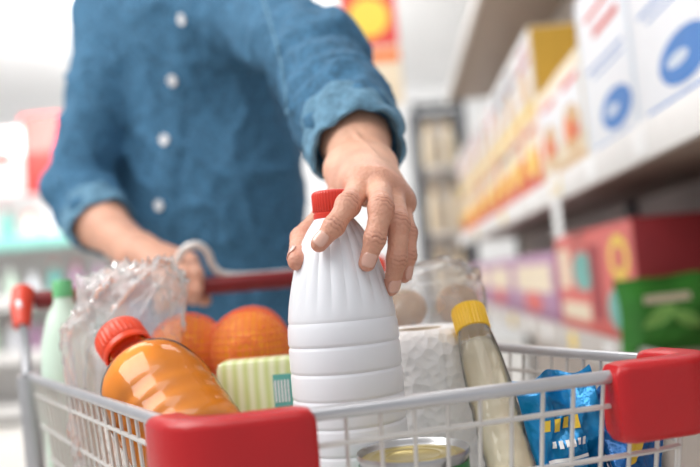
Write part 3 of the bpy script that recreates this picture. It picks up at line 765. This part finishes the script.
for a, b, r in ((CuL.lerp(W1, .5) + UP * .0245, W2.lerp(M_[0], .45) + UP * .0160, .0023), (W2.lerp(M_[0], .45) + UP * .0160, M_[0].lerp(R_[0], .5) + UP * .0108, .0020), (W1.lerp(W2, .8) + UP * .0172, R_[0].lerp(K_[0], .5) + UP * .0102, .0020), (W1 + UP * .0168, I_[0].lerp(M_[0], .5) + UP * .0108, .0019)):
    h.cone(a, b, r, r * .9, .0025)
for q, rr in ((T_, RT), (I_, RI), (M_, RM), (R_, RR), (K_, RK)):
    f = h.sub()
    pth = smooth_path(q, 4); rad = []
    for i in range(3):
        for t in range(4): rad.append(rr[i] + (rr[i + 1] - rr[i]) * t / 4 - .0005 * math.sin(PI * t / 4))
    rad.append(rr[3])
    pth = [a.lerp(b, .6) for a, b in zip(pth, [q[min(i // 4, 2)].lerp(q[min(i // 4, 2) + 1], (i % 4) / 4 if i < 12 else 1) for i in range(13)])]
    for i in range(12): f.cone(pth[i], pth[i + 1], rad[i], rad[i + 1], .0012)
    f.cone(q[1], q[1], rr[1] * 1.09, rr[1] * 1.09, .004); f.cone(q[2], q[2], rr[2] * 1.06, rr[2] * 1.06, .003)
    h.union(f.D, .0028)
V1, Q1 = h.nets()
red = np.zeros(len(V1)); cre_shade = np.zeros(len(V1))
def creases(V, q, rr):
    global cre_shade
    for j, amp, wd in ((1, .0009, .0075), (2, .0007, .0048)):
        a = np.array(q[j]); t = np.array((q[j + 1] - q[j - 1]).normalized()); out = np.array((q[j] - Vector((BX, BY, q[j].z))).normalized()) + np.array((0, -.4, .35))
        out -= t * out.dot(t); out /= np.linalg.norm(out)
        rel = V - a; s = rel @ t; rad = rel - s[:, None] * t; rl = np.linalg.norm(rad, axis=1) + 1e-9
        m = np.exp(-(s / wd) ** 2) * np.clip((rad @ out) / rr[j], 0, 1) * (rl < rr[j] * 1.5)
        side = np.cross(t, out); wv = s + .0006 * np.sin((rad @ side) * 900)
        pat = .5 + .5 * np.cos(2 * PI * wv / .0034)
        V -= (rad / rl[:, None]) * (amp * pat * m)[:, None]
        cre_shade = np.maximum(cre_shade, .75 * pat ** 3 * m)  # darker brown painted along the skin folds in place of their shade
for q, rr in ((T_, RT), (I_, RI), (M_, RM), (R_, RR), (K_, RK)):
    creases(V1, q, rr)
    for j, amp, wd in ((0, .5, .013), (1, .5, .010), (2, .45, .008), (3, .7, .009)):
        red = np.maximum(red, amp * np.exp(-(np.linalg.norm(V1 - np.array(q[j]), axis=1) / (wd + rr[j])) ** 4))
# --- the other hand on the handle
wr = P(138, 254, 1.135)
lo2 = [min(wr[i], P(205, 300, 1.03)[i], CuR[i]) - .07 for i in range(3)]; hi2 = [max(wr[i], P(205, 255, 1.12)[i], CuR[i]) + .07 for i in range(3)]
h2 = SDF(lo2, hi2, .003)
h2.cone(ElR.lerp(CuR, .6), CuR, .041, .039); h2.cone(CuR, wr, .037, .027, .02)
for i, (x, y, d) in enumerate(((190, 262, 1.105), (178, 263, 1.10), (167, 266, 1.095), (157, 270, 1.09))):
    m0 = P(x, y, d); h2.cone(wr, m0, .024, .0135, .015)
    a = P(x + 6, y + 12, d - .045); bq = P(x + 6, y + 28, d - .05); cq = P(x + 3, y + 38, d - .03)
    f = h2.sub(); f.cone(m0, a, .0120, .0102); f.cone(a, bq, .0100, .0090, .005); f.cone(bq, cq, .0088, .0076, .004); h2.union(f.D, .003)
t0, t1, t2 = P(160, 272, 1.13), P(185, 292, 1.11), P(205, 300, 1.085)
h2.cone(wr, t0, .022, .016, .015); h2.cone(t0, t1, .015, .012, .008); h2.cone(t1, t2, .0115, .009, .005)
V2, Q2 = h2.nets()
# --- inner body, neck and head
nk = P(183, -38, 1.385); hd = nk + Vector((.03, -.05, .19))
hb = SDF((-.75, .7, .02), (.12, 1.75, 1.95), .011)
hb.cone(C1, C2, .145, .13, yaw=YAW, ratio=.6); hb.cone(C2, C3, .13, .14, .03, yaw=YAW, ratio=.62)
hb.cone(ShL, ShR, .04, .04, .04)
for a, e, cu in ((ShL, ElL, FaL), (ShR, ElR, ElR.lerp(CuR, .6))):
    hb.cone(a, e, .040, .035, .03); hb.cone(e, cu, .034, .032, .02)
hb.cone(nk + Vector((0, 0, -.08)), hd + Vector((0, .02, -.05)), .06, .055, .05)
hb.ell(hd + Vector((0, .01, .03)), (.077, .098, .10), .03); hb.ell(hd + Vector((.01, -.035, -.06)), (.052, .058, .055), .04)
hb.cone(hd + Vector((.02, -.098, .0)), hd + Vector((.024, -.115, -.035)), .011, .016, .015)
for sg_ in (-1, 1): hb.ell(hd + Vector((sg_ * .078, .015, -.01)), (.012, .022, .032), .01)
hb.cone(hd + Vector((-.005, -.088, -.07)), hd + Vector((.035, -.086, -.07)), .008, .008, .01)
LF, RF = (-.14, 1.46), (-.33, 1.50)
for fx, fy in (LF, RF):
    hp = Vector((C3.x + (.08 if fx > -.2 else -.08), C3.y, .88)); kn = Vector((fx, fy - .02, .5)); an = Vector((fx, fy, .09))
    hb.cone(hp, kn, .075, .05, .04); hb.cone(kn, an, .05, .038, .03); hb.cone(an, (fx + .02, fy - .14, .05), .035, .028, .02)
V3, Q3 = hb.nets()
V = np.concatenate([V1, V2, V3]); Q = np.concatenate([Q1, Q2 + len(V1), Q3 + len(V1) + len(V2)])
bme = mesh_vq('body', V, Q)
att = bme.attributes.new('redness', 'FLOAT', 'POINT')
att.data.foreach_set('value', np.concatenate([red, np.full(len(V2), .2), np.full(len(V3), .1)]).astype(np.float32))
att = bme.attributes.new('crease_shade', 'FLOAT', 'POINT')
att.data.foreach_set('value', np.concatenate([cre_shade, np.zeros(len(V2) + len(V3))]).astype(np.float32))
body = link('body', bme, 'skin', person, 0)
def nail(q, rr, outward=None, wid=1.0):
    a = Vector(q[2]); t = Vector(q[3]); ax_ = (t - a).normalized()
    m = a.lerp(t, .80)
    out = outward
    out = (out - ax_ * out.dot(ax_)).normalized(); sd_ = ax_.cross(out)
    r = (rr[2] * .3 + rr[3] * .7)
    b = BM(); g = []
    for i in range(9):
        s = -.0060 + .0116 * i / 8; row_ = []
        wmax = math.radians(50 * wid) * (1 - .55 * abs(i / 8 - .5) ** 3 * 8 * (.6 if i > 4 else 1))
        for j in range(9):
            an = -wmax + 2 * wmax * j / 8
            rad_ = r * 1.045 - (.0006 if i == 0 else 0) - max(0, s - .003) * .10
            row_.append(b.verts.new(m + ax_ * s + (out * math.cos(an) + sd_ * math.sin(an)) * rad_))
        g.append(row_)
    for i in range(8):
        for j in range(8): b.faces.new((g[i][j], g[i][j + 1], g[i + 1][j + 1], g[i + 1][j]))
    o = part('fingernail', b, 'nail', body); s_ = o.modifiers.new('s', 'SOLIDIFY'); s_.thickness = .0006; s_.offset = 0
nail(T_, RT, Vector((-.7, -.7, .1))); nail(I_, RI, Vector((-.25, -1, .1))); nail(M_, RM, Vector((.2, -1, 0))); nail(R_, RR, Vector((.45, -1, 0))); nail(K_, RK, Vector((.8, -.6, 0)))
for sx in (-.03, .034):
    b = BM(); bmesh.ops.create_icosphere(b, subdivisions=3, radius=.013)
    for v in b.verts: v.co += hd + Vector((sx + .005, -.083, .01))
    part('eye', b, 'eye', body)
hs = SDF(tuple(hd + Vector((-.13, -.14, -.12))), tuple(hd + Vector((.13, .16, .18))), .006)
hs.ell(hd + Vector((0, .022, .042)), (.086, .102, .102))
hs.D = np.maximum(hs.D, -(hs.Z - hd.z + .06))
hs.D = np.maximum(hs.D, -hs.ell_d(hd + Vector((.005, -.09, -.02)), (.07, .085, .085)))
V, Q = hs.nets(); link('hair', mesh_vq('hair', V, Q), 'hair', person, 0)
# --- shirt
ss = SDF((-.75, .72, .78), (.12, 1.72, 1.62), .0062)
ss.cone(C1, C2, .165, .158, yaw=YAW, ratio=.64); ss.cone(C2, C3, .158, .168, .04, yaw=YAW, ratio=.68)
ss.cone(ShL, ShR, .062, .062, .07)
ss.cone(ShL, nk, .056, .05, .05); ss.cone(ShR, nk, .056, .05, .05)
ss.cone(ShL, ElL, .066, .056, .04); ss.cone(ShR, ElR, .066, .050, .03)
def cut_sleeve(e, cu, ra, rb, k):
    d = ss.cone_d(e, cu, ra, rb); ax_ = (cu - e).normalized(); pl = (ss.X - cu.x) * ax_.x + (ss.Y - cu.y) * ax_.y + (ss.Z - cu.z) * ax_.z
    ss.union(np.maximum(d, pl.astype(np.float32)), k)
cut_sleeve(ElL, CuL, .056, .047, .03); cut_sleeve(ElR, CuR, .051, .046, .02)
ss.D = np.maximum(ss.D, (.84 - ss.Z).astype(np.float32))
ss.D = np.maximum(ss.D, -ss.cone_d(nk + Vector((0, -.02, .02)), nk + Vector((0, -.02, .2)), .055, .09))
V, Q = ss.nets(); sme = mesh_vq('shirt', V, Q)
def seg_t(p, a, b):
    ba = b - a; return max(0, min(1, (p - a).dot(ba) / ba.dot(ba)))
nrm = [v.normal.copy() for v in sme.vertices]
axF = (CuL - ElL).normalized()
for v, n in zip(sme.vertices, nrm):
    p = v.co.copy()
    f1 = noise.noise(Vector((p.x * 8, p.y * 8, p.z * 4)) + Vector((3, 1, 7)))
    f2 = noise.noise(Vector((p.x * 13 + p.z * 9, p.y * 13, p.z * 5 - p.x * 8)))
    f3 = noise.noise(Vector((p.x * 24 - p.z * 14, p.y * 20, p.z * 10 + p.x * 9)) + Vector((9, 2, 4)))
    d = .007 * f1 + .008 * (1 - abs(f2)) ** 5 + .0035 * (1 - abs(f3)) ** 5 - .003
    t = seg_t(p, ElL, CuL); dist = (p - ElL.lerp(CuL, t)).length
    if dist < .08:
        s = (p - ElL).dot(axF)
        d += .0035 * math.sin(s * 105 + 5 * noise.noise(p * 13) + 2 * math.sin(p.x * 30)) * (1 - .6 * t)
    t = seg_t(p, ShR, ElR); dist = (p - ShR.lerp(ElR, t)).length
    if dist < .08: d += .0035 * math.sin((p - ShR).length * 75 + 5 * noise.noise(p * 10)) * t
    v.co = p + n * d
sme.update()
shirt = link('shirt', sme, 'denim', person, 0)
sbvh = BVHTree.FromPolygons([v.co.copy() for v in sme.vertices], [tuple(q.vertices) for q in sme.polygons])
O = CM.translation
def cast(px, py):
    d = (P(px, py, 1) - O).normalized(); r = sbvh.ray_cast(O, d)
    return r[0], r[1]
b = BM(); prev = None
for k in range(60):
    f = k / 59; py = -12 + f * 296; px = 186.5 - f * 29
    rowv = []
    for off in (-12, -8, 0, 8, 12):
        ps, n = cast(px + off, py)
        if ps is None: rowv = None; break
        rowv.append(b.verts.new(ps + n * (.0028 if abs(off) < 12 else .0002)))
    if rowv and prev:
        for i in range(4): b.faces.new((prev[i], prev[i + 1], rowv[i + 1], rowv[i]))
    prev = rowv
part('placket', b, 'denim', shirt, 0)
for px, py in ((184, 19), (174, 80), (166, 140), (161, 205), (158, 262)):
    ps, n = cast(px, py)
    if ps is None: continue
    part('button', lathe(BM(), [(0, .004), (.0085, .004), (.0092, .005), (.0092, .0068), (.0078, .0078), (.0065, .0070), (0, .0068)], 24, axm(ps, ps + n)), 'button', shirt)
pts = []
for k in range(24):
    f = k / 23; ps, n = cast(262 + 26 * math.sin(f * 1.5), -5 + f * 120)
    if ps is not None: pts.append(ps + n * .0005)
if len(pts) > 3: part('seam', tube(BM(), pts, .0022, 6), 'denim_light', shirt)
def cuff(e, cu, L, r0, r1, ahead, seed):
    ax_ = (cu - e).normalized(); a = cu - ax_ * (L - ahead); M = axm(a, a + ax_)
    pr = [(r0 - .006, -.002), (r0, 0), (r0 + .0025, .006)]
    for q in range(1, 8): pr.append((r0 + (r1 - r0) * q / 8 + .0025 + .0012 * math.sin(q * 2.2), .006 + (L - .012) * q / 8))
    pr += [(r1 + .0025, L - .005), (r1 + .001, L), (r1 - .002, L + .0005), (r1 - .004, L - .004), (r1 - .005, L * .4), (r1 - .008, L * .3)]
    return lathe(BM(), pr, 96, M, lambda an, z: .0024 * math.sin(3 * an + seed + z * 60) + .0016 * math.sin(7 * an + seed * 2 - z * 110) + .0008 * math.sin(13 * an + z * 200))
part('cuff', cuff(ElL, CuL, .060, .0510, .0460, .028, 1), 'denim_light', shirt, 60)
part('cuff', cuff(ElR, CuR, .05, .051, .048, .018, 2), 'denim_light', shirt, 60)
part('collar', lathe(BM(), [(.066, -.03), (.062, .0), (.056, .03), (.060, .032), (.074, .0), (.084, -.03)], 48, axm(nk + Vector((0, -.005, .01)), nk + Vector((.01, -.04, .11)))), 'denim', shirt)
# --- trousers, shoes
tr = SDF((-.55, 1.2, .06), (.05, 1.75, .95), .009)
tr.cone(C3 + Vector((0, 0, -.02)), C3 + Vector((0, 0, -.06)), .150, .155, yaw=YAW, ratio=.68)
for fx, fy in (LF, RF):
    hp = Vector((C3.x + (.08 if fx > -.2 else -.08), C3.y, .86)); kn = Vector((fx, fy - .02, .5)); an = Vector((fx, fy, .10))
    tr.cone(hp, kn, .095, .07, .03); tr.cone(kn, an, .07, .058, .02)
tr.D = np.maximum(tr.D, (.085 - tr.Z).astype(np.float32))
V, Q = tr.nets(); link('trousers', mesh_vq('trousers', V, Q), 'trouser', person, 0)
for fx, fy in (LF, RF):
    sh = SDF((fx - .09, fy - .27, -.01), (fx + .11, fy + .12, .16), .006)
    sh.cone((fx, fy + .03, .05), (fx + .02, fy - .18, .045), .052, .048); sh.cone((fx, fy + .01, .05), (fx, fy, .1), .05, .048, .03)
    sh.D = np.maximum(sh.D, (.001 - sh.Z).astype(np.float32))
    V, Q = sh.nets(); link('shoe', mesh_vq('shoe', V, Q), 'shoe', person, 0)
# ------------------------------------------------------------------ light
wd = bpy.data.worlds.new('world'); scene.world = wd; wd.use_nodes = True
bgn = wd.node_tree.nodes['Background']; bgn.inputs[0].default_value = (.94, .965, 1, 1); bgn.inputs[1].default_value = .52
def area(name, loc, target, sx, sy, e, colr=(1, 1, 1)):
    l = bpy.data.lights.new(name, 'AREA'); l.shape = 'RECTANGLE'; l.size = sx; l.size_y = sy; l.energy = e; l.color = colr
    o = bpy.data.objects.new(name, l); col.objects.link(o); o.location = loc
    o.rotation_euler = (Vector(target) - Vector(loc)).to_track_quat('-Z', 'Y').to_euler(); return o
area('key_light', (-1.5, .5, 2.6), (0, .9, 1), 1.4, 1.4, 48, (1, .985, .96))
area('aisle_light', (-.4, 3.4, 3.5), (-.2, 3.4, 0), 1.6, 4.0, 76)
area('far_light', (-2.2, 6.0, 3.4), (-2.2, 8.5, 1.4), 4.0, 2.5, 190)
area('far_up_light', (-1.5, 6.8, 2.9), (-1.5, 8.0, 3.6), 3.0, 2.0, 90)
area('front_light', (.0, -.4, 3.3), (0, .7, 0), 2.0, 1.0, 18)
